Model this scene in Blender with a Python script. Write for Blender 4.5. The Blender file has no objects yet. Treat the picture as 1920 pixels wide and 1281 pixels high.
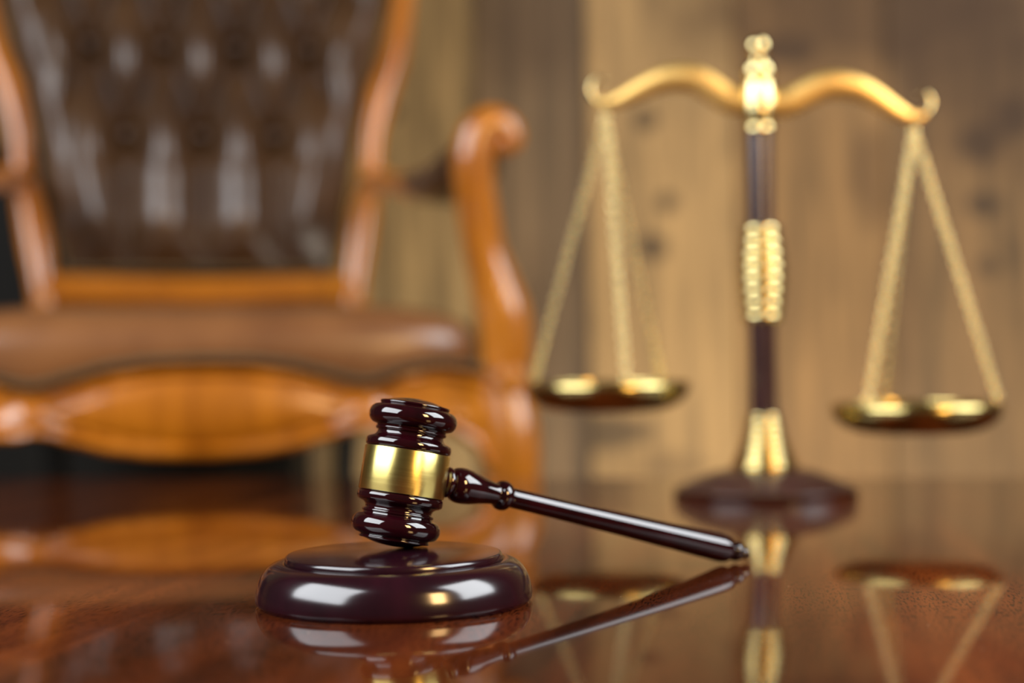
import bpy, bmesh, math, random
from mathutils import Vector, Matrix
R = math.radians
PI = math.pi
T = 0.33            # height of the table top above the floor
sc = bpy.context.scene
COL = sc.collection

# ------------------------------------------------------------------ camera, world, lights, exposure
cam_d = bpy.data.cameras.new('camera')
cam = bpy.data.objects.new('camera', cam_d); COL.objects.link(cam)
cam_d.sensor_width = 36.0
cam_d.lens = 2850.0 / 1920.0 * 36.0
cam_d.clip_start = 0.01
_p, _r = R(0.83), R(0.8)
_f = Vector((0, math.cos(_p), math.sin(_p))); _u0 = Vector((0, -math.sin(_p), math.cos(_p))); _r0 = Vector((1, 0, 0))
_rt = _r0*math.cos(_r) - _u0*math.sin(_r); _up = _u0*math.cos(_r) + _r0*math.sin(_r)
m = Matrix((_rt, _up, -_f)).transposed().to_4x4(); m.translation = Vector((0, 0, T+0.11))
cam.matrix_world = m
cam_d.dof.use_dof = True
cam_d.dof.focus_distance = 0.70
cam_d.dof.aperture_fstop = 3.1
sc.camera = cam

w = bpy.data.worlds.new('room_air'); sc.world = w; w.use_nodes = True
w.node_tree.nodes['Background'].inputs[0].default_value = (0.62, 0.47, 0.34, 1)
w.node_tree.nodes['Background'].inputs[1].default_value = 0.075

def area(name, loc, target, size, power, col, spread=180):
    d = bpy.data.lights.new(name, 'AREA'); d.shape = 'RECTANGLE'; d.size, d.size_y = size
    d.energy = power; d.color = col; d.spread = R(spread)
    o = bpy.data.objects.new(name, d); COL.objects.link(o)
    o.location = loc
    o.rotation_euler = (Vector(target)-Vector(loc)).to_track_quat('-Z', 'Y').to_euler()
    return o
area('window_light_left', (-1.80, -0.10, T+1.42), (0.0, 0.9, T+0.05), (2.2, 1.7), 115, (0.92, 0.96, 1.0))
area('window_light_right', (1.95, 0.40, T+1.42), (0.1, 0.9, T+0.05), (1.5, 1.7), 86, (0.93, 0.97, 1.0))
area('lamp_light_warm', (1.20, -0.70, T+0.85), (0.2, 1.2, T+0.1), (0.40, 0.7), 32, (1.0, 0.60, 0.24))
area('wall_fill_low', (0.55, 1.98, 0.14), (0.55, 2.6, 0.40), (1.4, 0.12), 9, (1.0, 0.92, 0.76))  # added fill hidden behind the table, brightens the lower wall

sc.view_settings.view_transform = 'Standard'
sc.view_settings.look = 'None'
sc.view_settings.gamma = 1.0
sc.view_settings.use_curve_mapping = False
sc.view_settings.exposure = -0.10
try:
    sc.cycles.use_denoising = True
    sc.cycles.max_bounces = 8
except Exception:
    pass

# ------------------------------------------------------------------ material helpers
def srgb(r, g, b):
    f = lambda c: (c/255/12.92) if c/255 <= 0.04045 else ((c/255+0.055)/1.055)**2.4
    return (f(r), f(g), f(b), 1)
def mat(name):
    mt = bpy.data.materials.new(name); mt.use_nodes = True
    nt = mt.node_tree; b = nt.nodes['Principled BSDF']
    return mt, nt, b
def N(nt, typ, **kw):
    n = nt.nodes.new(typ)
    for k, v in kw.items():
        if k in n.inputs: n.inputs[k].default_value = v
        else: setattr(n, k, v)
    return n
def ramp(nt, fac, stops, interp='LINEAR'):
    n = nt.nodes.new('ShaderNodeValToRGB'); n.color_ramp.interpolation = interp
    e = n.color_ramp.elements
    while len(e) > 1: e.remove(e[-1])
    e[0].position, e[0].color = stops[0]
    for p, c in stops[1:]:
        x = e.new(p); x.color = c
    nt.links.new(fac, n.inputs[0]); return n
def coords(nt, scale=(1, 1, 1), rot=(0, 0, 0), loc=(0, 0, 0)):
    tc = nt.nodes.new('ShaderNodeTexCoord'); mp = nt.nodes.new('ShaderNodeMapping')
    mp.inputs['Scale'].default_value = scale; mp.inputs['Rotation'].default_value = rot; mp.inputs['Location'].default_value = loc
    nt.links.new(tc.outputs['Object'], mp.inputs[0]); return mp.outputs[0]
def noise(nt, vec, scale, detail=4, rough=0.55, dist=0.0):
    n = N(nt, 'ShaderNodeTexNoise'); n.inputs['Scale'].default_value = scale; n.inputs['Detail'].default_value = detail
    n.inputs['Roughness'].default_value = rough; n.inputs['Distortion'].default_value = dist
    nt.links.new(vec, n.inputs['Vector']); return n.outputs['Fac']
def bump(nt, b, h, strength, dist=0.001):
    n = nt.nodes.new('ShaderNodeBump'); n.inputs['Strength'].default_value = strength; n.inputs['Distance'].default_value = dist
    nt.links.new(h, n.inputs['Height']); nt.links.new(n.outputs[0], b.inputs['Normal']); return n
def mixc(nt, fac, a, b, mode='MIX'):
    n = nt.nodes.new('ShaderNodeMix'); n.data_type = 'RGBA'; n.blend_type = mode
    for s, i in ((fac, 0), (a, 6), (b, 7)):
        if hasattr(s, 'is_output'): nt.links.new(s, n.inputs[i])
        else: n.inputs[i].default_value = s
    return n.outputs[2]
def math_(nt, op, a, b=None, c=None, clamp=False):
    n = nt.nodes.new('ShaderNodeMath'); n.operation = op; n.use_clamp = clamp
    for i, s in enumerate((a, b, c)):
        if s is None: continue
        if hasattr(s, 'is_output'): nt.links.new(s, n.inputs[i])
        else: n.inputs[i].default_value = s
    return n.outputs[0]

def lacquer(name, c1, c2, rough, coat=0.6, coat_rough=0.06, stretch=(1, 1, 0.2), scale=60, bumpy=0.05):
    mt, nt, b = mat(name)
    v = coords(nt, stretch)
    f = noise(nt, v, scale, 5, 0.6)
    r = ramp(nt, f, [(0.3, c1), (0.7, c2)])
    nt.links.new(r.outputs[0], b.inputs['Base Color'])
    b.inputs['Roughness'].default_value = rough
    if coat > 0.9: b.inputs['Specular IOR Level'].default_value = 0.0; b.inputs['Coat IOR'].default_value = 1.72      # all gloss comes from the clear coat
    b.inputs['Coat Weight'].default_value = coat; b.inputs['Coat Roughness'].default_value = coat_rough
    if bumpy:
        f2 = noise(nt, coords(nt, (1, 1, 1)), 260, 2)
        bump(nt, b, f2, bumpy, 0.0004)
    return mt

M_gavel = lacquer('dark_cherry_lacquer', srgb(17, 3, 6), srgb(38, 4, 11), 0.5, 1.0, 0.06)
M_block = lacquer('dark_cherry_satin', srgb(24, 7, 14), srgb(36, 9, 19), 0.6, 1.0, 0.16, bumpy=0.10)
M_swood = lacquer('walnut_lacquer', srgb(46, 28, 28), srgb(62, 37, 36), 0.4, 1.0, 0.20)
M_chair = lacquer('orange_cherry_lacquer', srgb(138, 76, 10), srgb(184, 110, 20), 0.30, 0.8, 0.10, stretch=(1, 1, 0.15), scale=25, bumpy=0.0)
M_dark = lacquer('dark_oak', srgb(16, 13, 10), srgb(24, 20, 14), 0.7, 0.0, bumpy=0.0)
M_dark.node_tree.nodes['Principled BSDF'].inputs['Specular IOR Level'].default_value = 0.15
M_tleg = lacquer('mahogany_side', srgb(70, 28, 12), srgb(100, 42, 18), 0.3, 0.6, 0.1)

def metal(name, col, rough, aniso=0.0, brush=None):
    mt, nt, b = mat(name)
    b.inputs['Base Color'].default_value = col; b.inputs['Metallic'].default_value = 1
    b.inputs['Roughness'].default_value = rough; b.inputs['Anisotropic'].default_value = aniso
    if brush:
        f = noise(nt, coords(nt, brush), 90, 3)
        r = ramp(nt, f, [(0.3, (rough*0.92,)*3+(1,)), (0.7, (rough*1.08,)*3+(1,))])
        nt.links.new(r.outputs[0], b.inputs['Roughness'])
        bump(nt, b, f, 0.01, 0.0001)
    return mt
M_band = metal('brushed_brass', srgb(238, 216, 130), 0.31, brush=(0.12, 0.12, 14))
_nt = M_band.node_tree; _tg = _nt.nodes.new('ShaderNodeTangent'); _tg.direction_type = 'RADIAL'; _tg.axis = 'Z'
_nt.links.new(_tg.outputs[0], _nt.nodes['Principled BSDF'].inputs['Tangent'])
_nt.nodes['Principled BSDF'].inputs['Anisotropic'].default_value = 0.75
_nt.nodes['Principled BSDF'].inputs['Anisotropic Rotation'].default_value = 0.25
M_brass = metal('polished_brass', srgb(226, 208, 150), 0.17)
M_beam = metal('satin_brass', srgb(252, 208, 124), 0.42)
M_pan = metal('pan_brass', srgb(200, 182, 118), 0.20)
M_stud = metal('antique_bronze', srgb(92, 78, 58), 0.38)

def leather(name, c1, c2, rough):
    mt, nt, b = mat(name)
    v = coords(nt)
    r = ramp(nt, noise(nt, v, 9, 4), [(0.35, c1), (0.65, c2)])
    nt.links.new(r.outputs[0], b.inputs['Base Color'])
    b.inputs['Roughness'].default_value = rough
    b.inputs['Specular IOR Level'].default_value = 0.6
    vo = N(nt, 'ShaderNodeTexVoronoi'); vo.inputs['Scale'].default_value = 380; nt.links.new(v, vo.inputs['Vector'])
    bump(nt, b, vo.outputs['Distance'], 0.12, 0.0006)
    return mt
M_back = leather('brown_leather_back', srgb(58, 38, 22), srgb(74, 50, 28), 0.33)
M_seat = leather('brown_leather_seat', srgb(108, 70, 42), srgb(128, 85, 50), 0.27)

# table top: mahogany with fine pores running along the local y axis, high gloss lacquer
def mahogany():
    mt, nt, b = mat('polished_mahogany')
    v = coords(nt, (1, 0.10, 1)); v2 = coords(nt, (1, 0.16, 1))
    broad = noise(nt, v, 14, 5, 0.6, 0.6)
    base = ramp(nt, broad, [(0.32, srgb(42, 17, 8)), (0.5, srgb(78, 34, 14)), (0.68, srgb(112, 54, 22))])
    pores = noise(nt, v2, 900, 2, 0.5)
    pm = ramp(nt, pores, [(0.50, (0, 0, 0, 1)), (0.62, (1, 1, 1, 1))])
    gate = ramp(nt, noise(nt, v, 30, 3), [(0.35, (0.35,)*3+(1,)), (0.6, (0.95,)*3+(1,))])
    fac = math_(nt, 'MULTIPLY', pm.outputs[0], gate.outputs[0])
    c = mixc(nt, fac, base.outputs[0], srgb(20, 8, 4))
    # specks of dust lying on the lacquer
    vo = N(nt, 'ShaderNodeTexVoronoi'); vo.inputs['Scale'].default_value = 95; nt.links.new(coords(nt), vo.inputs['Vector'])
    dust = math_(nt, 'LESS_THAN', vo.outputs['Distance'], 0.035)
    pick = math_(nt, 'GREATER_THAN', noise(nt, coords(nt), 31, 1), 0.60)
    dm = math_(nt, 'MULTIPLY', dust, pick)
    c = mixc(nt, dm, c, srgb(200, 170, 140))
    nt.links.new(c, b.inputs['Base Color'])
    b.inputs['Roughness'].default_value = 0.6; b.inputs['Specular IOR Level'].default_value = 0.0
    b.inputs['Coat Weight'].default_value = 1.0; b.inputs['Coat Roughness'].default_value = 0.055
    b.inputs['Coat IOR'].default_value = 1.27
    n = nt.nodes.new('ShaderNodeBump'); n.inputs['Strength'].default_value = 0.05; n.inputs['Distance'].default_value = 0.0004
    nt.links.new(noise(nt, v, 40, 3), n.inputs['Height']); nt.links.new(n.outputs[0], b.inputs['Coat Normal'])
    return mt
M_table = mahogany()

# plank wall: each plank has a tone of its own, with vertical grain and a few knots
def wx(px): return (px-960)*2.6/2850
SEAMS = [wx(p) for p in (610, 893, 1106, 1388, 1672, 1960)]
while SEAMS[0] > -3.1: SEAMS.insert(0, SEAMS[0]-0.255)
K0 = len(SEAMS)-6               # index of the first plank right of the chair
while SEAMS[-1] < 3.1: SEAMS.append(SEAMS[-1]+0.255)
TONES = {-1: (112, 90, 60), 0: (150, 124, 82), 1: (104, 83, 58), 2: (146, 116, 74), 3: (122, 92, 55), 4: (110, 84, 52), 5: (92, 66, 42)}
KNOTS = [(1906, 226, .030, .036), (1846, 272, .034, .030), (1487, 97, .045, .024), (1217, 228, .018, .020), (727, 214, .024, .018),
         (1227, 468, .026, .022), (1851, 390, .028, .022), (1256, 385, .016, .016), (1856, 506, .016, .016), (1140, 815, .07, .03)]
STAINS_AND_SHADE = [(1620, 20, .34, .14, .75), (1860, 120, .16, .22, .65), (1640, 340, .05, .10, .5), (1010, 60, .12, .12, .45), (1700, 560, .03, .20, .35), (1230, 880, .10, .03, .4), (1000, 640, .04, .16, .4)]  # wood stains; the upper patches paint in dimmer light high on the wall
def plank_mat(k):
    rnd = random.Random(77+k)
    mt, nt, b = mat('pine_plank_tone')
    c = TONES.get(k, (104+rnd.randint(-14, 14), 79+rnd.randint(-8, 8), 50+rnd.randint(-6, 6)))
    off = (k*3.7, k*1.3, k*5.1)
    v = coords(nt, (1, 1, 0.07), loc=off)
    g = noise(nt, v, 26, 6, 0.62, 0.8)
    lo = tuple(int(x*0.62) for x in c); hi = tuple(min(255, int(x*1.2)) for x in c)
    r = ramp(nt, g, [(0.30, srgb(*lo)), (0.5, srgb(*c)), (0.74, srgb(*hi))])
    fine = noise(nt, coords(nt, (1, 1, 0.02), loc=off), 260, 3)
    fr = ramp(nt, fine, [(0.35, (0.62,)*3+(1,)), (0.62, (1, 1, 1, 1))])
    col = mixc(nt, 0.8, r.outputs[0], fr.outputs[0], 'MULTIPLY')
    sx = nt.nodes.new('ShaderNodeSeparateXYZ'); tc = nt.nodes.new('ShaderNodeTexCoord'); nt.links.new(tc.outputs['Object'], sx.inputs[0])
    wob = math_(nt, 'MULTIPLY', math_(nt, 'SUBTRACT', noise(nt, coords(nt), 18, 3), 0.5), 1.2)
    for (px, py, rx, rz) in KNOTS:
        X = (px-960)*2.6/2850; Z = T+0.11+(688-py-0.014*(px-960)*1.0)*2.6/2850
        if not (SEAMS[K0+k]-0.03 < X < SEAMS[K0+k+1]+0.03): continue
        dx = math_(nt, 'DIVIDE', math_(nt, 'SUBTRACT', sx.outputs[0], X), rx)
        dz = math_(nt, 'DIVIDE', math_(nt, 'SUBTRACT', sx.outputs[2], Z), rz)
        d2 = math_(nt, 'ADD', math_(nt, 'ADD', math_(nt, 'MULTIPLY', dx, dx), math_(nt, 'MULTIPLY', dz, dz)), wob)
        kf = math_(nt, 'SUBTRACT', 1.7, d2, clamp=True)
        col = mixc(nt, math_(nt, 'MULTIPLY', kf, 0.72), col, srgb(34, 24, 16))
    for (px, py, rx, rz, st) in STAINS_AND_SHADE:
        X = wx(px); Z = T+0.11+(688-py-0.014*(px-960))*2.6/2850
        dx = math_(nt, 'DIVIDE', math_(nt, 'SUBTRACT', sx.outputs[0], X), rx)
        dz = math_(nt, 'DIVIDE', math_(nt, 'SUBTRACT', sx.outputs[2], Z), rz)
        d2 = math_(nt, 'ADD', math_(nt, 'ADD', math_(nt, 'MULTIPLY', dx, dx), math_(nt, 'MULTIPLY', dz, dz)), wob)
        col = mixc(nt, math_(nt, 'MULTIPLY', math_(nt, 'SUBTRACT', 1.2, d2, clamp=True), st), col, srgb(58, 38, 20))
    if k == 1:      # the weathered right edge of this plank
        e = math_(nt, 'MULTIPLY', math_(nt, 'SUBTRACT', sx.outputs[0], wx(1062)), 30, clamp=True)
        col = mixc(nt, math_(nt, 'MULTIPLY', e, 0.8), col, srgb(56, 42, 28))
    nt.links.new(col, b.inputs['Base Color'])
    b.inputs['Roughness'].default_value = 0.6; b.inputs['Specular IOR Level'].default_value = 0.25
    bump(nt, b, fine, 0.4, 0.002)
    return mt

def floor_mat():
    mt, nt, b = mat('dark_floorboards')
    r = ramp(nt, noise(nt, coords(nt, (1, 0.1, 1)), 12, 4), [(0.3, srgb(46, 30, 20)), (0.7, srgb(72, 48, 32))])
    nt.links.new(r.outputs[0], b.inputs['Base Color']); b.inputs['Roughness'].default_value = 0.45
    return mt
M_floor = floor_mat()

# ------------------------------------------------------------------ mesh helpers
def obj(name, bm, m, parent=None, smooth=True, sharp=None):
    bmesh.ops.recalc_face_normals(bm, faces=bm.faces)
    me = bpy.data.meshes.new(name); bm.to_mesh(me); bm.free()
    if smooth:
        for p in me.polygons: p.use_smooth = True
        if sharp: me.set_sharp_from_angle(angle=R(sharp))
    me.materials.append(m)
    o = bpy.data.objects.new(name, me); COL.objects.link(o)
    if parent: o.parent = parent
    return o
def thing(name, label, cat, loc=(0, 0, 0), rotz=0, group=None):
    o = bpy.data.objects.new(name, None); COL.objects.link(o); o.empty_display_size = 0.05
    o.location = loc; o.rotation_euler = (0, 0, rotz); o['label'] = label; o['category'] = cat
    if group: o['group'] = group
    return o
def structure(o): o['kind'] = 'structure'; return o

def lathe(bm, prof, seg=96, M=None):
    """prof: list of (r, z). r=0 closes with a pole."""
    M = M or Matrix(); rings = []
    for r, z in prof:
        if r < 1e-7: rings.append([bm.verts.new(M @ Vector((0, 0, z)))])
        else: rings.append([bm.verts.new(M @ Vector((r*math.cos(2*PI*i/seg), r*math.sin(2*PI*i/seg), z))) for i in range(seg)])
    for a, b in zip(rings, rings[1:]):
        for i in range(seg):
            j = (i+1) % seg
            if len(a) == 1 and len(b) == 1: break
            if len(a) == 1: bm.faces.new((a[0], b[i], b[j]))
            elif len(b) == 1: bm.faces.new((a[i], a[j], b[0]))
            else: bm.faces.new((a[i], a[j], b[j], b[i]))
    return bm
def arc(r0, z0, r1, z1, bulge, n=10):
    """points from (r0,z0) to (r1,z1) with a sideways bulge (positive = outwards for rising z)."""
    out = []; dr, dz = r1-r0, z1-z0; L = math.hypot(dr, dz) or 1
    nx, nz = dz/L, -dr/L
    for i in range(n+1):
        t = i/n; s = math.sqrt(max(0, 1-(2*t-1)**2)) * bulge
        out.append((max(0, r0+dr*t+nx*s), z0+dz*t+nz*s))
    return out
def arcq(r0, z0, r1, z1, bulge, n=10):
    out = []; dr, dz = r1-r0, z1-z0; L = math.hypot(dr, dz) or 1
    nx, nz = dz/L, -dr/L
    for i in range(n+1):
        t = i/n; s = 4*t*(1-t)*bulge
        out.append((max(0, r0+dr*t+nx*s), z0+dz*t+nz*s))
    return out
def catmull(P, n=8, closed=False):
    P = [tuple(p) for p in P]; out = []; L = len(P)
    rng = L if closed else L-1
    for i in range(rng):
        if closed: p = [P[(i+k-1) % L] for k in range(4)]
        else: p = [P[max(0, i-1)], P[i], P[i+1], P[min(L-1, i+2)]]
        for j in range(n):
            t = j/n
            out.append(tuple(0.5*((2*b)+(-a+c)*t+(2*a-5*b+4*c-d)*t*t+(-a+3*b-3*c+d)*t**3) for a, b, c, d in zip(*p)))
    if not closed: out.append(P[-1])
    return out
def tube(bm, pts, seg=16, closed=False, caps=True, up=(0, 1, 0), flat=1.0, n=8):
    """pts: (x, y, z, r). Cross-section radius r; flat scales it along the 'up' direction."""
    C = catmull(pts, n, closed) if n > 1 else [tuple(p) for p in pts]
    V = [Vector(c[:3]) for c in C]; Rr = [c[3] for c in C]; L = len(V); rings = []
    U = Vector(up).normalized(); prev = U
    for i in range(L):
        if closed: t = (V[(i+1) % L]-V[i-1])
        else: t = V[min(L-1, i+1)]-V[max(0, i-1)]
        t.normalize()
        a = prev - t*prev.dot(t)
        if a.length < 1e-4: a = t.orthogonal()
        a.normalize(); prev = a
        b = t.cross(a)
        rings.append([bm.verts.new(V[i] + a*(Rr[i]*flat*math.cos(2*PI*k/seg)) + b*(Rr[i]*math.sin(2*PI*k/seg))) for k in range(seg)])
    pairs = list(zip(rings, rings[1:])) + ([(rings[-1], rings[0])] if closed else [])
    for A, B in pairs:
        for k in range(seg):
            bm.faces.new((A[k], A[(k+1) % seg], B[(k+1) % seg], B[k]))
    if not closed and caps:
        for A, c, tdir in ((rings[0], V[0], V[0]-V[1]), (rings[-1], V[-1], V[-1]-V[-2])):
            q = bm.verts.new(c + tdir.normalized()*0.5*min(Rr[0] if A is rings[0] else Rr[-1], 0.01))
            for k in range(seg): bm.faces.new((A[k], A[(k+1) % seg], q))
    return bm
def box(bm, x0, x1, y0, y1, z0, z1, bevel=0.0, M=None):
    M = M or Matrix()
    vs = [bm.verts.new(M @ Vector((x, y, z))) for x in (x0, x1) for y in (y0, y1) for z in (z0, z1)]
    fs = [(0, 1, 3, 2), (4, 6, 7, 5), (0, 4, 5, 1), (2, 3, 7, 6), (0, 2, 6, 4), (1, 5, 7, 3)]
    F = [bm.faces.new([vs[i] for i in f]) for f in fs]
    if bevel > 0:
        E = set(e for f in F for e in f.edges)
        bmesh.ops.bevel(bm, geom=list(E), offset=bevel, segments=3, affect='EDGES', profile=0.5)
    return bm
def ball(bm, c, r, sub=2, scale=(1, 1, 1)):
    M = Matrix.Translation(Vector(c)) @ Matrix.Diagonal((*scale, 1))
    bmesh.ops.create_icosphere(bm, subdivisions=sub, radius=r, matrix=M); return bm
def interp(P, x):
    if x <= P[0][0]: return P[0][1]
    for (a, fa), (b, fb) in zip(P, P[1:]):
        if x <= b:
            t = (x-a)/(b-a); t = t*t*(3-2*t)*0.5 + t*0.5
            return fa+(fb-fa)*t
    return P[-1][1]

# ------------------------------------------------------------------ setting
bm = bmesh.new(); box(bm, -3.2, 3.2, -2.0, 2.7, -0.05, 0.0)
structure(obj('floor', bm, M_floor, smooth=False))
wall = None
wb = bmesh.new(); box(wb, -3.2, 3.2, 2.625, 2.70, 0.0, 2.7)
wall = structure(obj('wall_back', wb, M_dark, smooth=False))
for k in range(-K0, len(SEAMS)-1-K0):
    x0, x1 = SEAMS[K0+k]+0.0012, SEAMS[K0+k+1]-0.0012
    rnd = random.Random(k)
    bm = bmesh.new(); box(bm, x0, x1, 2.600+rnd.uniform(0, .004), 2.626, 0.0, 2.7, 0.002)
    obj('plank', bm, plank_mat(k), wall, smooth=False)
bm = bmesh.new(); box(bm, -3.2, 3.2, 2.578, 2.602, 0.0, 0.12, 0.004)
structure(obj('baseboard_back', bm, M_dark, smooth=False))

# ------------------------------------------------------------------ table
TA = R(-10.0)
tab = thing('coffee_table', 'low polished mahogany table with a mirror gloss top, holding the gavel and the scales', 'table', (-0.157, 0.871, 0), TA)
HX, HY = 0.86, 0.62
bm = bmesh.new()
prof = [(0.0, T), (0.004, T-0.0008), (0.009, T-0.004), (0.011, T-0.010), (0.009, T-0.016), (0.004, T-0.020), (0.0, T-0.028)]
rings = []
def rr(hx, hy, rad, z, n=8):
    out = []
    for cx, cy, a0 in ((hx-rad, hy-rad, 0), (-hx+rad, hy-rad, 90), (-hx+rad, -hy+rad, 180), (hx-rad, -hy+rad, 270)):
        for i in range(n+1):
            a = R(a0+90*i/n); out.append((cx+rad*math.cos(a), cy+rad*math.sin(a), z))
    return out
for d, z in prof:
    rings.append([bm.verts.new(p) for p in rr(HX-0.011+d, HY-0.011+d, 0.03+d, z)])
for a, b in zip(rings, rings[1:]):
    L = len(a)
    for i in range(L): bm.faces.new((a[i], a[(i+1) % L], b[(i+1) % L], b[i]))
bm.faces.new(rings[0]); bm.faces.new(list(reversed(rings[-1])))
obj('table_top', bm, M_table, tab, sharp=30)
for s in ((0, 1), (0, -1), (1, 0), (-1, 0)):
    bm = bmesh.new()
    if s[0] == 0: box(bm, -HX+0.09, HX-0.09, s[1]*(HY-0.06)-0.01, s[1]*(HY-0.06)+0.01, T-0.10, T-0.028, 0.002)
    else: box(bm, s[0]*(HX-0.06)-0.01, s[0]*(HX-0.06)+0.01, -HY+0.09, HY-0.09, T-0.10, T-0.028, 0.002)
    obj('apron', bm, M_tleg, tab, smooth=False)
for sx in (-1, 1):
    for sy in (-1, 1):
        bm = bmesh.new()
        lathe(bm, [(0, 0), (0.016, 0), (0.02, 0.01), (0.016, 0.03), (0.022, 0.12), (0.03, 0.2), (0.024, 0.215), (0.034, 0.23), (0.034, T-0.028), (0, T-0.028)], 32,
              Matrix.Translation((sx*(HX-0.06), sy*(HY-0.06), 0)))
        obj('leg', bm, M_tleg, tab, sharp=40)

# ------------------------------------------------------------------ sound block
blk = thing('sound_block', 'round dark cherry sound block under the gavel head', 'sound block', (-0.0563, 0.7093, T))
bp = [(0, 0), (0.0625, 0), (0.0635, 0.0012)] + catmull([(0.0641, 0.0022), (0.0641, 0.0045), (0.0633, 0.0090), (0.0615, 0.0137), (0.0584, 0.0174), (0.0546, 0.0193), (0.0516, 0.0197)], 6) + [(0.0506, 0.0194), (0.0500, 0.0190)]
bm = bmesh.new(); lathe(bm, bp + [(0, 0.0190)], 192)
obj('base', bm, M_block, blk, sharp=50)
bm = bmesh.new(); lathe(bm, [(0, 0.0189), (0.0502, 0.0189)] + arc(0.0502, 0.0189, 0.0496, 0.0225, 0.0006, 6) + [(0.0490, 0.0226), (0, 0.0226)], 192)
obj('striking_plate', bm, M_block, blk, sharp=40)

# ------------------------------------------------------------------ gavel
gav = thing('gavel', 'dark cherry judge gavel with a brass band, its head standing on the sound block', 'gavel', (0, 0, T))
P0 = Vector((-0.05249, 0.73151, 0.05845))
hv = Vector((0.84196, 0.47532, -0.25529)).normalized(); ax = Vector((0.16444, 0.09996, 0.98131)).normalized()
hx = (hv - ax*hv.dot(ax)).normalized(); hy = ax.cross(hx)
MH = Matrix((hx, hy, ax)).transposed().to_4x4(); MH.translation = P0
U = 0.0206/185
def half():
    p = [(181, 90), (181, 95)]
    p += arc(178, 97, 176, 136, 9, 10)
    p += [(168, 140)] + arcq(162, 142, 144, 168, -6, 8)
    p += arc(145, 170, 150, 186, 7, 8)
    p += [(151, 189)]
    p += arc(152, 192, 152, 280, 40, 20)
    p += [(149, 282), (149, 285)] + arc(150, 286, 146, 297, 4, 6)
    Rs = 387.0
    for i in range(1, 11):
        r = 144*(1-i/10); p.append((r, 321 - Rs + math.sqrt(Rs*Rs-r*r)))
    return [(r*U, z*U) for r, z in p]
h = half()
bm = bmesh.new()
lathe(bm, [(r, -z) for r, z in reversed(h)] + [(r, z) for r, z in h], 128, MH)
obj('head', bm, M_gavel, gav, sharp=55)
bm = bmesh.new()
hb = 0.01045
lathe(bm, [(0.0200, -hb), (0.0205, -hb), (0.0207, -hb+0.0003), (0.0207, hb-0.0003), (0.0205, hb), (0.0200, hb)], 160)
bb = obj('brass_band', bm, M_band, gav, sharp=40); bb.matrix_local = MH
hyv = Vector((0, 0, 1)).cross(hv).normalized(); hxv = hyv.cross(hv)
MV = Matrix((hxv, hyv, hv)).transposed().to_4x4(); MV.translation = P0
hp = [(0.0058, 0.0185), (0.0062, 0.0212)] + arc(0.0064, 0.0215, 0.0064, 0.0250, 0.0012, 8) + [(0.0060, 0.0253)]
hp += catmull([(0.0066, 0.0256), (0.0082, 0.0280), (0.0088, 0.0315), (0.0082, 0.0370), (0.0066, 0.0435), (0.0056, 0.0490), (0.0054, 0.0515)], 6)
hp += arc(0.0056, 0.0520, 0.0052, 0.0590, 0.0021, 12) + [(0.0048, 0.0596), (0.0050, 0.0602)]
hp += catmull([(0.0050, 0.0605), (0.0053, 0.0900), (0.0061, 0.1300), (0.0070, 0.1650), (0.0076, 0.1880), (0.0076, 0.1950), (0.0070, 0.1985), (0.0056, 0.2003), (0.0042, 0.2012)], 6)
hp += [(0.0040, 0.2020)] + arc(0.0042, 0.2023, 0.0036, 0.2078, 0.0015, 10) + [(0.0026, 0.2086)] + arc(0.0026, 0.2090, 0.0, 0.2147, 0.0016, 10)
bm = bmesh.new(); lathe(bm, hp, 64, MV)
obj('handle', bm, M_gavel, gav, sharp=60)

# ------------------------------------------------------------------ scales of justice
SX, SY = 0.2132, 1.2928
scl = thing('balance_scale', 'brass balance scale with a dark wood column and round foot, behind the gavel', 'scales', (SX, SY, T))
bm = bmesh.new()
lathe(bm, [(0, 0), (0.076, 0)] + catmull([(0.0768, 0.0002), (0.0776, 0.0010), (0.0768, 0.0020), (0.0740, 0.0030)], 5) +
      [(0.0730, 0.0030)] + catmull([(0.0716, 0.0036), (0.0620, 0.0080), (0.0500, 0.0128), (0.0400, 0.0162), (0.0290, 0.0184)], 5) + [(0, 0.0185)], 128)
obj('base', bm, M_swood, scl, sharp=45)
def ringed(z0, z1, n, rf, bulge=0.0007):
    p = [(0, z0)]
    for i in range(n):
        a, b = z0+(z1-z0)*i/n, z0+(z1-z0)*(i+1)/n
        p += arc(rf(i/n), a+0.0003, rf((i+1)/n), b-0.0003, (b-a)*0.42, 8)
    return p + [(0, z1)]
bm = bmesh.new()
pr = [(0, 0.0175), (0.0285, 0.0175), (0.0285, 0.019)]
rf = lambda t: 0.0265*(1-t)**1.35 + 0.0120*(1-(1-t)**1.35)
lathe(bm, pr + ringed(0.0195, 0.0650, 8, rf)[1:], 96)
obj('brass_cone', bm, M_brass, scl, sharp=50)
bm = bmesh.new(); lathe(bm, [(0, 0.064), (0.0115, 0.064), (0.0112, 0.10), (0.0115, 0.1425), (0, 0.1425)], 64)
obj('wood_column', bm, M_swood, scl, sharp=40)
bm = bmesh.new(); lathe(bm, ringed(0.1418, 0.2256, 8, lambda t: 0.0120+0.0052*math.sin(PI*min(1, max(0, t)))**1.4), 96)
obj('ringed_knop', bm, M_brass, scl, sharp=50)
bm = bmesh.new(); lathe(bm, [(0, 0.225), (0.0115, 0.225), (0.0113, 0.26), (0.0115, 0.303), (0, 0.303)], 64)
obj('wood_column', bm, M_swood, scl, sharp=40)
bm = bmesh.new()
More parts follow.
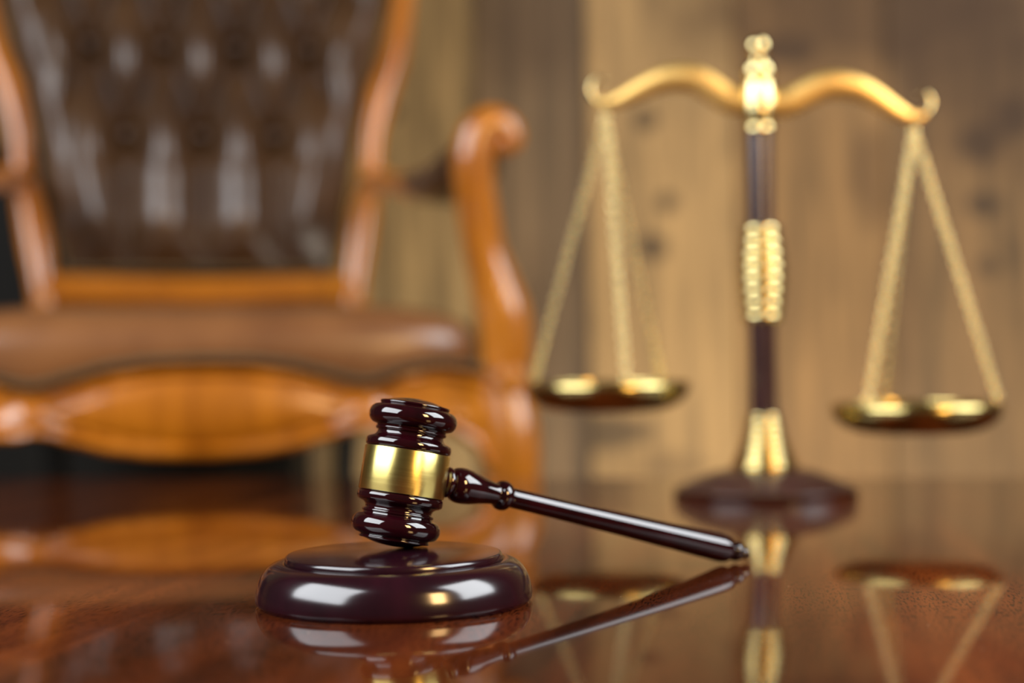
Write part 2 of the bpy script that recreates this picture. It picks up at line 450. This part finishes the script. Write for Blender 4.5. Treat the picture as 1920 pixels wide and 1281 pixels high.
lathe(bm, [(0, 0.3022)] + arc(0.0118, 0.3024, 0.0118, 0.3105, 0.0014, 8) + [(0.0122, 0.3115)] +
      catmull([(0.0130, 0.3122), (0.0138, 0.3220), (0.0138, 0.3340), (0.0128, 0.3465)], 6) +
      [(0.0100, 0.3475)] + arc(0.0096, 0.348, 0.0096, 0.3625, 0.0040, 12) + [(0.0062, 0.3640), (0.0060, 0.3665), (0, 0.3670)], 96)
obj('head_block', bm, M_brass, scl, sharp=50)
bm = bmesh.new(); lathe(bm, [(0, 0.3655), (0.0056, 0.3660)] + [(0.0100*math.sin(a), 0.3768-0.0100*math.cos(a)) for a in [0.6+(PI-0.6)*i/14 for i in range(15)]], 64)
obj('finial', bm, M_brass, scl, sharp=50)

yaw, tilt = R(-6), R(4.5)
bw = bpy.data.objects.new('beam', None)
MB = Matrix.Translation((0, 0, 0.3295)) @ Matrix.Rotation(yaw, 4, 'Z') @ Matrix.Rotation(tilt, 4, 'Y')
S = [(0, 0, .0118), (.018, .000, .0118), (.030, .003, .0118), (.043, .0105, .0120), (.056, .0168, .0122), (.070, .0185, .0120), (.086, .0162, .0110),
     (.102, .0095, .0095), (.117, .0010, .0080), (.129, -.0048, .0064), (.139, -.0070, .0050), (.1465, -.0035, .0036)]
S = [(x*0.945, z, r) for x, z, r in S]
pts = [(-x, 0, z, r) for x, z, r in reversed(S)] + [(x, 0, z, r) for x, z, r in S[1:]]
bm = bmesh.new(); tube(bm, pts, 24, up=(0, 1, 0), flat=0.6, n=6)
bm.transform(MB)
beam = obj('beam', bm, M_beam, scl)
for s in (-1, 1):
    bm = bmesh.new()
    pp = [(s*(.1372+.0068*math.cos(a)), 0, .0045+.0095*math.sin(a), .0019) for a in [-2.2+4.6*i/10 for i in range(11)]]
    tube(bm, pp, 12, n=4)
    bm.transform(MB); obj('hook_tip', bm, M_brass, beam)
bm = bmesh.new(); lathe(bm, [(0, -0.0165), (0.0045, -0.0165), (0.005, -0.0155), (0.005, 0.0155), (0.0045, 0.0165), (0, 0.0165)], 32, MB @ Matrix.Rotation(PI/2, 4, 'X'))
obj('pivot_pin', bm, M_brass, scl, sharp=40)

def link_loop(bm, c, d, side, Lh, wh, rw, n=12, k=6):
    """one chain link: a stadium loop centred c, long axis d, flat side direction 'side'."""
    nrm = d.cross(side)
    ring = []
    for i in range(n):
        a = 2*PI*i/n; ca, sa = math.cos(a), math.sin(a)
        ctr = c + d*(Lh*ca) + side*(wh*sa)
        out = (d*(ca/Lh) + side*(sa/wh)).normalized()
        ring.append([bm.verts.new(ctr + out*(rw*math.cos(2*PI*j/k)) + nrm*(rw*math.sin(2*PI*j/k))) for j in range(k)])
    for i in range(n):
        A, B = ring[i], ring[(i+1) % n]
        for j in range(k): bm.faces.new((A[j], A[(j+1) % k], B[(j+1) % k], B[j]))
def chain(bm, A, B, pitch=0.0058, sag=0.0):
    L = (B-A).length; n = max(3, round(L/pitch)); d = (B-A).normalized()
    s1 = d.orthogonal().normalized(); s2 = d.cross(s1)
    for i in range(n):
        c = A + (B-A)*((i+0.5)/n)
        ang = R(45) + (PI/2 if i % 2 else 0)
        side = s1*math.cos(ang) + s2*math.sin(ang)
        link_loop(bm, c, d, side, L/n*0.66, 0.0026, 0.00085)
PR = 0.0615
for s, zr, angs in ((-1, 0.0890, (160, 280, 40)), (1, 0.0680, (220, 340, 100))):
    anc = MB @ Vector((s*0.1300, 0, -0.0125))
    pc = Vector((anc.x-0.002, anc.y, zr))
    Mp = Matrix.Translation(pc)
    bm = bmesh.new()
    outer = [(0, -0.0215), (0.032, -0.0212)] + catmull([(0.038, -0.0208), (0.048, -0.0180), (0.0560, -0.0130), (0.0612, -0.0065), (0.0630, -0.0010), (0.0622, 0.0028), (0.0600, 0.0044)], 5)
    inner = [(0.0580, 0.0038)] + catmull([(0.0578, 0.0028), (0.0596, 0.0010), (0.0602, -0.0020), (0.0585, -0.0070), (0.0545, -0.0120), (0.047, -0.0168), (0.038, -0.0194), (0.032, -0.0198)], 5) + [(0, -0.0200)]
    lathe(bm, [(r*1.12, z) for r, z in outer + inner], 128, Mp)
    pan = obj('weighing_pan', bm, M_pan, scl, sharp=50)
    # the hanging hook above the chains
    bm = bmesh.new()
    top = MB @ Vector((s*0.1300, 0, -0.0045))
    tube(bm, [(top.x, top.y-.002, top.z, .0012), (top.x, top.y-.006, top.z-.002, .0012), (top.x, top.y-.003, top.z-.009, .0012), (anc.x, anc.y, anc.z-.003, .0012), (anc.x, anc.y+.004, anc.z, .0012), (anc.x, anc.y+.003, anc.z+.005, .0012)], 10, n=4)
    obj('hook', bm, M_brass, pan)
    start = anc - Vector((0, 0, 0.004))
    for a in angs:
        e = pc + Vector((0.0664*math.cos(R(a)), 0.0664*math.sin(R(a)), 0.0058))
        bm = bmesh.new(); chain(bm, start, e)
        obj('chain', bm, M_brass, pan)

# ------------------------------------------------------------------ armchair
K = 1.089
CH = R(11.5)
CO = Vector((-0.327*K, 1.60*K, T-0.0098))
FZ = -CO.z/K                                  # floor in the chair's own units
ch = thing('armchair', 'carved wooden armchair with a tufted brown leather back, standing beyond the table', 'armchair', (CO.x, CO.y, 0), CH)
def cobj(name, bm, m, parent=None, sharp=None):
    bm.transform(Matrix.Translation((0, 0, CO.z)) @ Matrix.Diagonal((K, K, K, 1)))
    return obj(name, bm, m, parent or ch, sharp=sharp)
def yb(z): return 0.425 + (z-0.2)*0.27        # the plane of the reclined back
# arm supports, arms and front legs
for s in (1, -1):
    P = [(.318, -.014, .352, .013), (.325, -.016, .349, .014), (.331, -.017, .355, .0155), (.325, -.016, .367, .0175), (.310, -.014, .371, .0195), (.296, -.012, .358, .0215), (.291, -.010, .332, .0225),
         (.293, -.006, .300, .0225), (.299, .000, .268, .023), (.305, .004, .235, .023), (.316, .008, .200, .0265), (.326, .010, .165, .030), (.329, .010, .130, .029), (.326, .010, .095, .027)]
    bm = bmesh.new(); tube(bm, [(s*x, y, z, r) for x, y, z, r in P], 24)
    cobj('arm_support', bm, M_chair)
    P = [(.302, -.005, .364, .019), (.303, .05, .348, .020), (.300, .12, .332, .022), (.285, .20, .326, .023), (.262, .30, .338, .021), (.243, .38, .356, .019), (.232, .455, .362, .018)]
    bm = bmesh.new(); tube(bm, [(s*x, y, z, r) for x, y, z, r in P], 20, up=(0, 0, 1), flat=0.75)
    arm = cobj('arm', bm, M_chair)
    P = [(.303, .02, .352, .016), (.302, .07, .336, .038), (.294, .15, .328, .039), (.278, .23, .333, .030), (.262, .30, .345, .016)]
    bm = bmesh.new(); tube(bm, [(s*x, y, z, r) for x, y, z, r in P], 20, up=(0, 0, 1), flat=0.7)
    cobj('arm_pad', bm, M_back, arm)
    P = [(.326, .010, .100, .027), (.328, .008, .07, .029), (.333, .002, .03, .030), (.335, -.002, -.02, .026), (.326, .002, -.10, .020), (.316, .008, -.17, .0165), (.312, .008, -.23, .015), (.318, .000, -.265, .018), (.322, -.004, FZ+.008, .019)]
    bm = bmesh.new(); tube(bm, [(s*x, y, z, r) for x, y, z, r in P], 24)
    bm2 = bm
    cobj('front_leg', bm2, M_chair)
    P = [(.195, .445, .14, .020), (.193, .45, .05, .019), (.190, .455, -.05, .0165), (.192, .475, -.15, .015), (.198, .51, -.24, .014), (.202, .53, FZ+.005, .015)]
    bm = bmesh.new(); tube(bm, [(s*x, y, z, r) for x, y, z, r in P], 16)
    cobj('rear_leg', bm, M_dark)  # rear legs coloured dark to stand in for shade under the seat
    # little rosette turned on the knee
    bm = bmesh.new(); lathe(bm, [(0, .004)] + [(.006, .0045), (.009, .003), (.013, .006), (.016, .002), (.017, -.002), (0, -.003)], 32,
                            Matrix.Translation((s*.329, -.019, .092)) @ Matrix.Rotation(PI/2, 4, 'X'))
    cobj('rosette', bm, M_chair)
# apron
UP = [(0, .112), (.05, .111), (.09, .106), (.13, .096), (.158, .088), (.172, .086), (.19, .090), (.215, .099), (.25, .104), (.28, .101), (.31, .092)]
LO = [(0, .014), (.05, .016), (.09, .021), (.13, .031), (.155, .039), (.168, .041), (.185, .037), (.21, .038), (.24, .040), (.265, .036), (.29, .020), (.31, -.015)]
def apron_front(x, v):
    """y of the carved front face; v from 0 (bottom edge) to 1 (top edge)"""
    a = abs(x); y = -0.012
    e = min(v, 1-v)
    y -= 0.006*math.exp(-((e-0.07)/0.05)**2)          # rim moulding
    ex, ez = x/0.150, (v-0.52)/0.36
    d = math.hypot(ex, ez)
    y -= 0.010*max(0, 1-d**2)**0.5 if d < 1 else 0    # raised oval
    y -= 0.004*math.exp(-((d-1.12)/0.07)**2)          # bead round the oval
    if a > 0.17:
        ex, ez = (a-0.24)/0.06, (v-0.62)/0.4; d = math.hypot(ex, ez)
        y -= 0.004*math.exp(-((d-1)/0.15)**2)
    y -= 0.010*math.exp(-((a-0.168)/0.022)**2)*math.exp(-((v-0.25)/0.35)**2)   # shoulder where the scallops meet
    return y
bm = bmesh.new(); nx, nv = 150, 26; F = []; B = []
for i in range(nx+1):
    x = -0.31+0.62*i/nx; u, l = interp(UP, abs(x)), interp(LO, abs(x)); f = []; b_ = []
    for j in range(nv+1):
        v = j/nv; z = l+(u-l)*v
        f.append(bm.verts.new((x, apron_front(x, v), z))); b_.append(bm.verts.new((x, 0.016, z)))
    F.append(f); B.append(b_)
for i in range(nx):
    for j in range(nv):
        bm.faces.new((F[i][j], F[i+1][j], F[i+1][j+1], F[i][j+1])); bm.faces.new((B[i][j], B[i][j+1], B[i+1][j+1], B[i+1][j]))
    for j in (0, nv): bm.faces.new((F[i][j], B[i][j], B[i+1][j], F[i+1][j]))
for i in (0, nx):
    for j in range(nv): bm.faces.new((F[i][j], F[i][j+1], B[i][j+1], B[i][j]))
apr = cobj('seat_apron', bm, M_chair, sharp=60)
for s in (-1, 1):
    bm = bmesh.new()
    q = [(.322, .02), (.208, .44)]
    P = [(s*.318, .02, .078, .028), (s*.29, .15, .080, .028), (s*.245, .30, .080, .028), (s*.205, .44, .082, .028)]
    tube(bm, P, 16, up=(0, 0, 1), flat=1.15); cobj('side_rail', bm, M_chair)
bm = bmesh.new(); tube(bm, [(-.20, .445, .085, .024), (0, .455, .085, .026), (.20, .445, .085, .024)], 16, up=(0, 0, 1)); cobj('rear_rail', bm, M_chair)
# nail heads along the seat front
bm = bmesh.new(); x = -0.300
while x < 0.301:
    z = interp(UP, abs(x)); ball(bm, (x, -0.021, z+0.007), 0.0064, 1, (1, .6, 1)); x += 0.0098
trim = cobj('nailhead_trim', bm, M_stud)
# seat cushion
def seat():
    bm = bmesh.new(); nu, nw = 72, 40; rows = []
    def outline(t):        # superellipse-like seat plan, t angle
        c, s_ = math.cos(t), math.sin(t)
        e = 0.32
        X = math.copysign(abs(c)**e, c); Y = math.copysign(abs(s_)**e, s_)
        yl = 0.212 + 0.222*Y
        wd = 0.312 - 0.080*(yl/0.434)
        return X*wd, yl
    lev = [(0.00, 0.975), (0.12, 1.0), (0.25, 1.018), (0.38, 1.022), (0.50, 1.01), (0.60, 0.985), (0.70, 0.94), (0.78, 0.88), (0.85, 0.79), (0.90, 0.68), (0.94, 0.54), (0.97, 0.38), (0.99, 0.2)]
    zs = [0.092, 0.101, 0.116, 0.132, 0.145, 0.155, 0.163, 0.169, 0.174, 0.1775, 0.180, 0.1815, 0.1825]
    n = 144
    for (tt, k), z in zip(lev, zs):
        ring = []
        for i in range(n):
            t = 2*PI*i/n; X, Y = outline(t)
            zz = z
            if tt == 0 and Y < 0.02: zz = interp(UP, abs(X))+0.001
            elif Y < 0.03: zz = z + (interp(UP, abs(X))-0.092)*max(0, 1-tt/0.45)
            ring.append(bm.verts.new((X*k, 0.212+(Y-0.212)*k - (0.008 if Y < 0.02 else 0), zz)))
        rows.append(ring)
    for a, b in zip(rows, rows[1:]):
        for i in range(n): bm.faces.new((a[i], a[(i+1) % n], b[(i+1) % n], b[i]))
    c = bm.verts.new((0, 0.212, 0.183))
    for i in range(n): bm.faces.new((rows[-1][i], rows[-1][(i+1) % n], c))
    bm.faces.new(list(reversed(rows[0])))
    return bm
cobj('seat_cushion', seat(), M_seat)
# back: frame, tufted leather, buttons, nail heads
FW = [(.215, .202), (.29, .214), (.375, .231), (.43, .236), (.49, .251), (.555, .274), (.65, .291), (.75, .304), (.85, .298), (.92, .262), (.965, .185), (.99, .09)]
LW = [(.235, .176), (.31, .193), (.375, .206), (.43, .214), (.49, .229), (.555, .250), (.65, .272), (.75, .285), (.85, .278), (.91, .244), (.950, .170), (.968, .0)]
bm = bmesh.new()
side = [(w_, yb(z)-.004, z, .0185+.003*math.sin(z*28)) for z, w_ in FW]
low = [(.198, .425, .16, .019)]
P = [(-x, y, z, r) for x, y, z, r in low] + [(-x, y, z, r) for x, y, z, r in side] + [(0, yb(1.0)-.004, 1.004, .026)] + [(x, y, z, r) for x, y, z, r in reversed(side)] + low
tube(bm, P, 20, up=(0, 1, 0), n=6)
frame = cobj('back_frame', bm, M_chair)
bm = bmesh.new()
tube(bm, [(-.205, yb(.215)-.004, .214, .022), (-.12, yb(.215)-.006, .212, .021), (0, yb(.215)-.008, .208, .022), (.12, yb(.215)-.006, .212, .021), (.205, yb(.215)-.004, .214, .022)], 20, up=(0, 1, 0), flat=0.8)
cobj('bottom_rail', bm, M_chair, frame)
DX, DZ, ZA, XA = 0.098, 0.128, 0.425, 0.003
def puff(x, z):
    k = (z-ZA)/(2*DZ); u = (x-XA)/DX + k; v = (x-XA)/DX - k
    su, sv = abs(math.sin(PI*u)), abs(math.sin(PI*v))
    kc = (math.floor(u)-math.floor(v))/2
    tuft = (su**0.75)*(sv**0.75)*(1-0.75*(k-kc))
    du, dv = u-round(u), v-round(v)
    tuft -= 0.45*math.exp(-((du*du+dv*dv)/0.022)) if (round(u)+round(v)) % 1 == 0 else 0
    pl = abs(math.sin(PI*(x-XA)/DX))**0.95
    t = min(1, max(0, (z-(ZA-0.055))/0.05)); t = t*t*(3-2*t)
    if abs((x-XA)/DX) > 1.25 and z < ZA: pl = 0.85 + 0.15*pl
    return tuft*t + (0.25+0.75*pl)*(1-t)
def back_y(s_, z, w_):
    x = s_*w_
    ed = min(1, (1-abs(s_))*w_/0.040); eb = min(1, max(0, (z-0.235)/0.085)); et = min(1, max(0, (0.968-z)/0.05))
    e = (math.sin(ed*PI/2)*math.sin(eb*PI/2)*math.sin(et*PI/2))**0.8
    q = min(1, max(0, ((1-abs(s_))*w_-0.030)/0.035)); q = q*q*(3-2*q)      # plain rolled border beside the frame
    return yb(z) - 0.004 - e*(0.014+0.050*(puff(x, z)*q+0.62*(1-q)))
bm = bmesh.new(); nx, nz = 150, 220; F = []; B = []
for j in range(nz+1):
    z = 0.235+(0.968-0.235)*j/nz; w_ = max(0.012, interp(LW, z))
    F.append([bm.verts.new((s_*w_, back_y(s_, z, w_), z)) for s_ in [-1+2*i/nx for i in range(nx+1)]])
    B.append([bm.verts.new((s_*w_, yb(z)+0.018, z)) for s_ in [-1+2*i/nx for i in range(nx+1)]])
for j in range(nz):
    for i in range(nx):
        bm.faces.new((F[j][i], F[j][i+1], F[j+1][i+1], F[j+1][i])); bm.faces.new((B[j][i], B[j+1][i], B[j+1][i+1], B[j][i+1]))
    for i in (0, nx): bm.faces.new((F[j][i], F[j+1][i], B[j+1][i], B[j][i]))
for j in (0, nz):
    for i in range(nx): bm.faces.new((F[j][i], B[j][i], B[j][i+1], F[j][i+1]))
cush = cobj('back_cushion', bm, M_back)
for row in range(5):
    z = ZA+DZ*row
    if z > 0.93: break
    for q in range(-7, 8):
        if (q+row) % 2: continue
        x = XA+q*DX/2
        if abs(x) > interp(LW, z)-0.045 or (row == 0 and abs(q) > 2): continue
        bm = bmesh.new(); ball(bm, (x, yb(z)-0.0205, z), 0.0085, 2, (1, 0.5, 1))
        cobj('button', bm, M_back, cush)
bm = bmesh.new()
fine_b = [(-interp(LW, z), z) for z in [0.24+0.001*i for i in range(729)]]
fine_b = fine_b + [(-x, z) for x, z in reversed(fine_b)]
bd = [fine_b[0]]
for q in fine_b:
    L_ = math.hypot(q[0]-bd[-1][0], q[1]-bd[-1][1])
    while L_ >= 0.0085:
        t_ = 0.0085/L_; bd.append((bd[-1][0]+(q[0]-bd[-1][0])*t_, bd[-1][1]+(q[1]-bd[-1][1])*t_)); L_ -= 0.0085
for x, z in bd:
    ball(bm, (x*0.975, yb(z)-0.014, z), 0.0065, 1, (1, .7, 1))
cobj('nailhead_trim', bm, M_stud, cush)
bm = bmesh.new()
for i in range(36): ball(bm, (-0.172+0.344*i/35, yb(.24)-0.014, .240), 0.0070, 1, (1, .7, 1))
cobj('nailhead_trim', bm, M_stud, cush)

# ------------------------------------------------------------------ cabinet in the shadow behind the armchair
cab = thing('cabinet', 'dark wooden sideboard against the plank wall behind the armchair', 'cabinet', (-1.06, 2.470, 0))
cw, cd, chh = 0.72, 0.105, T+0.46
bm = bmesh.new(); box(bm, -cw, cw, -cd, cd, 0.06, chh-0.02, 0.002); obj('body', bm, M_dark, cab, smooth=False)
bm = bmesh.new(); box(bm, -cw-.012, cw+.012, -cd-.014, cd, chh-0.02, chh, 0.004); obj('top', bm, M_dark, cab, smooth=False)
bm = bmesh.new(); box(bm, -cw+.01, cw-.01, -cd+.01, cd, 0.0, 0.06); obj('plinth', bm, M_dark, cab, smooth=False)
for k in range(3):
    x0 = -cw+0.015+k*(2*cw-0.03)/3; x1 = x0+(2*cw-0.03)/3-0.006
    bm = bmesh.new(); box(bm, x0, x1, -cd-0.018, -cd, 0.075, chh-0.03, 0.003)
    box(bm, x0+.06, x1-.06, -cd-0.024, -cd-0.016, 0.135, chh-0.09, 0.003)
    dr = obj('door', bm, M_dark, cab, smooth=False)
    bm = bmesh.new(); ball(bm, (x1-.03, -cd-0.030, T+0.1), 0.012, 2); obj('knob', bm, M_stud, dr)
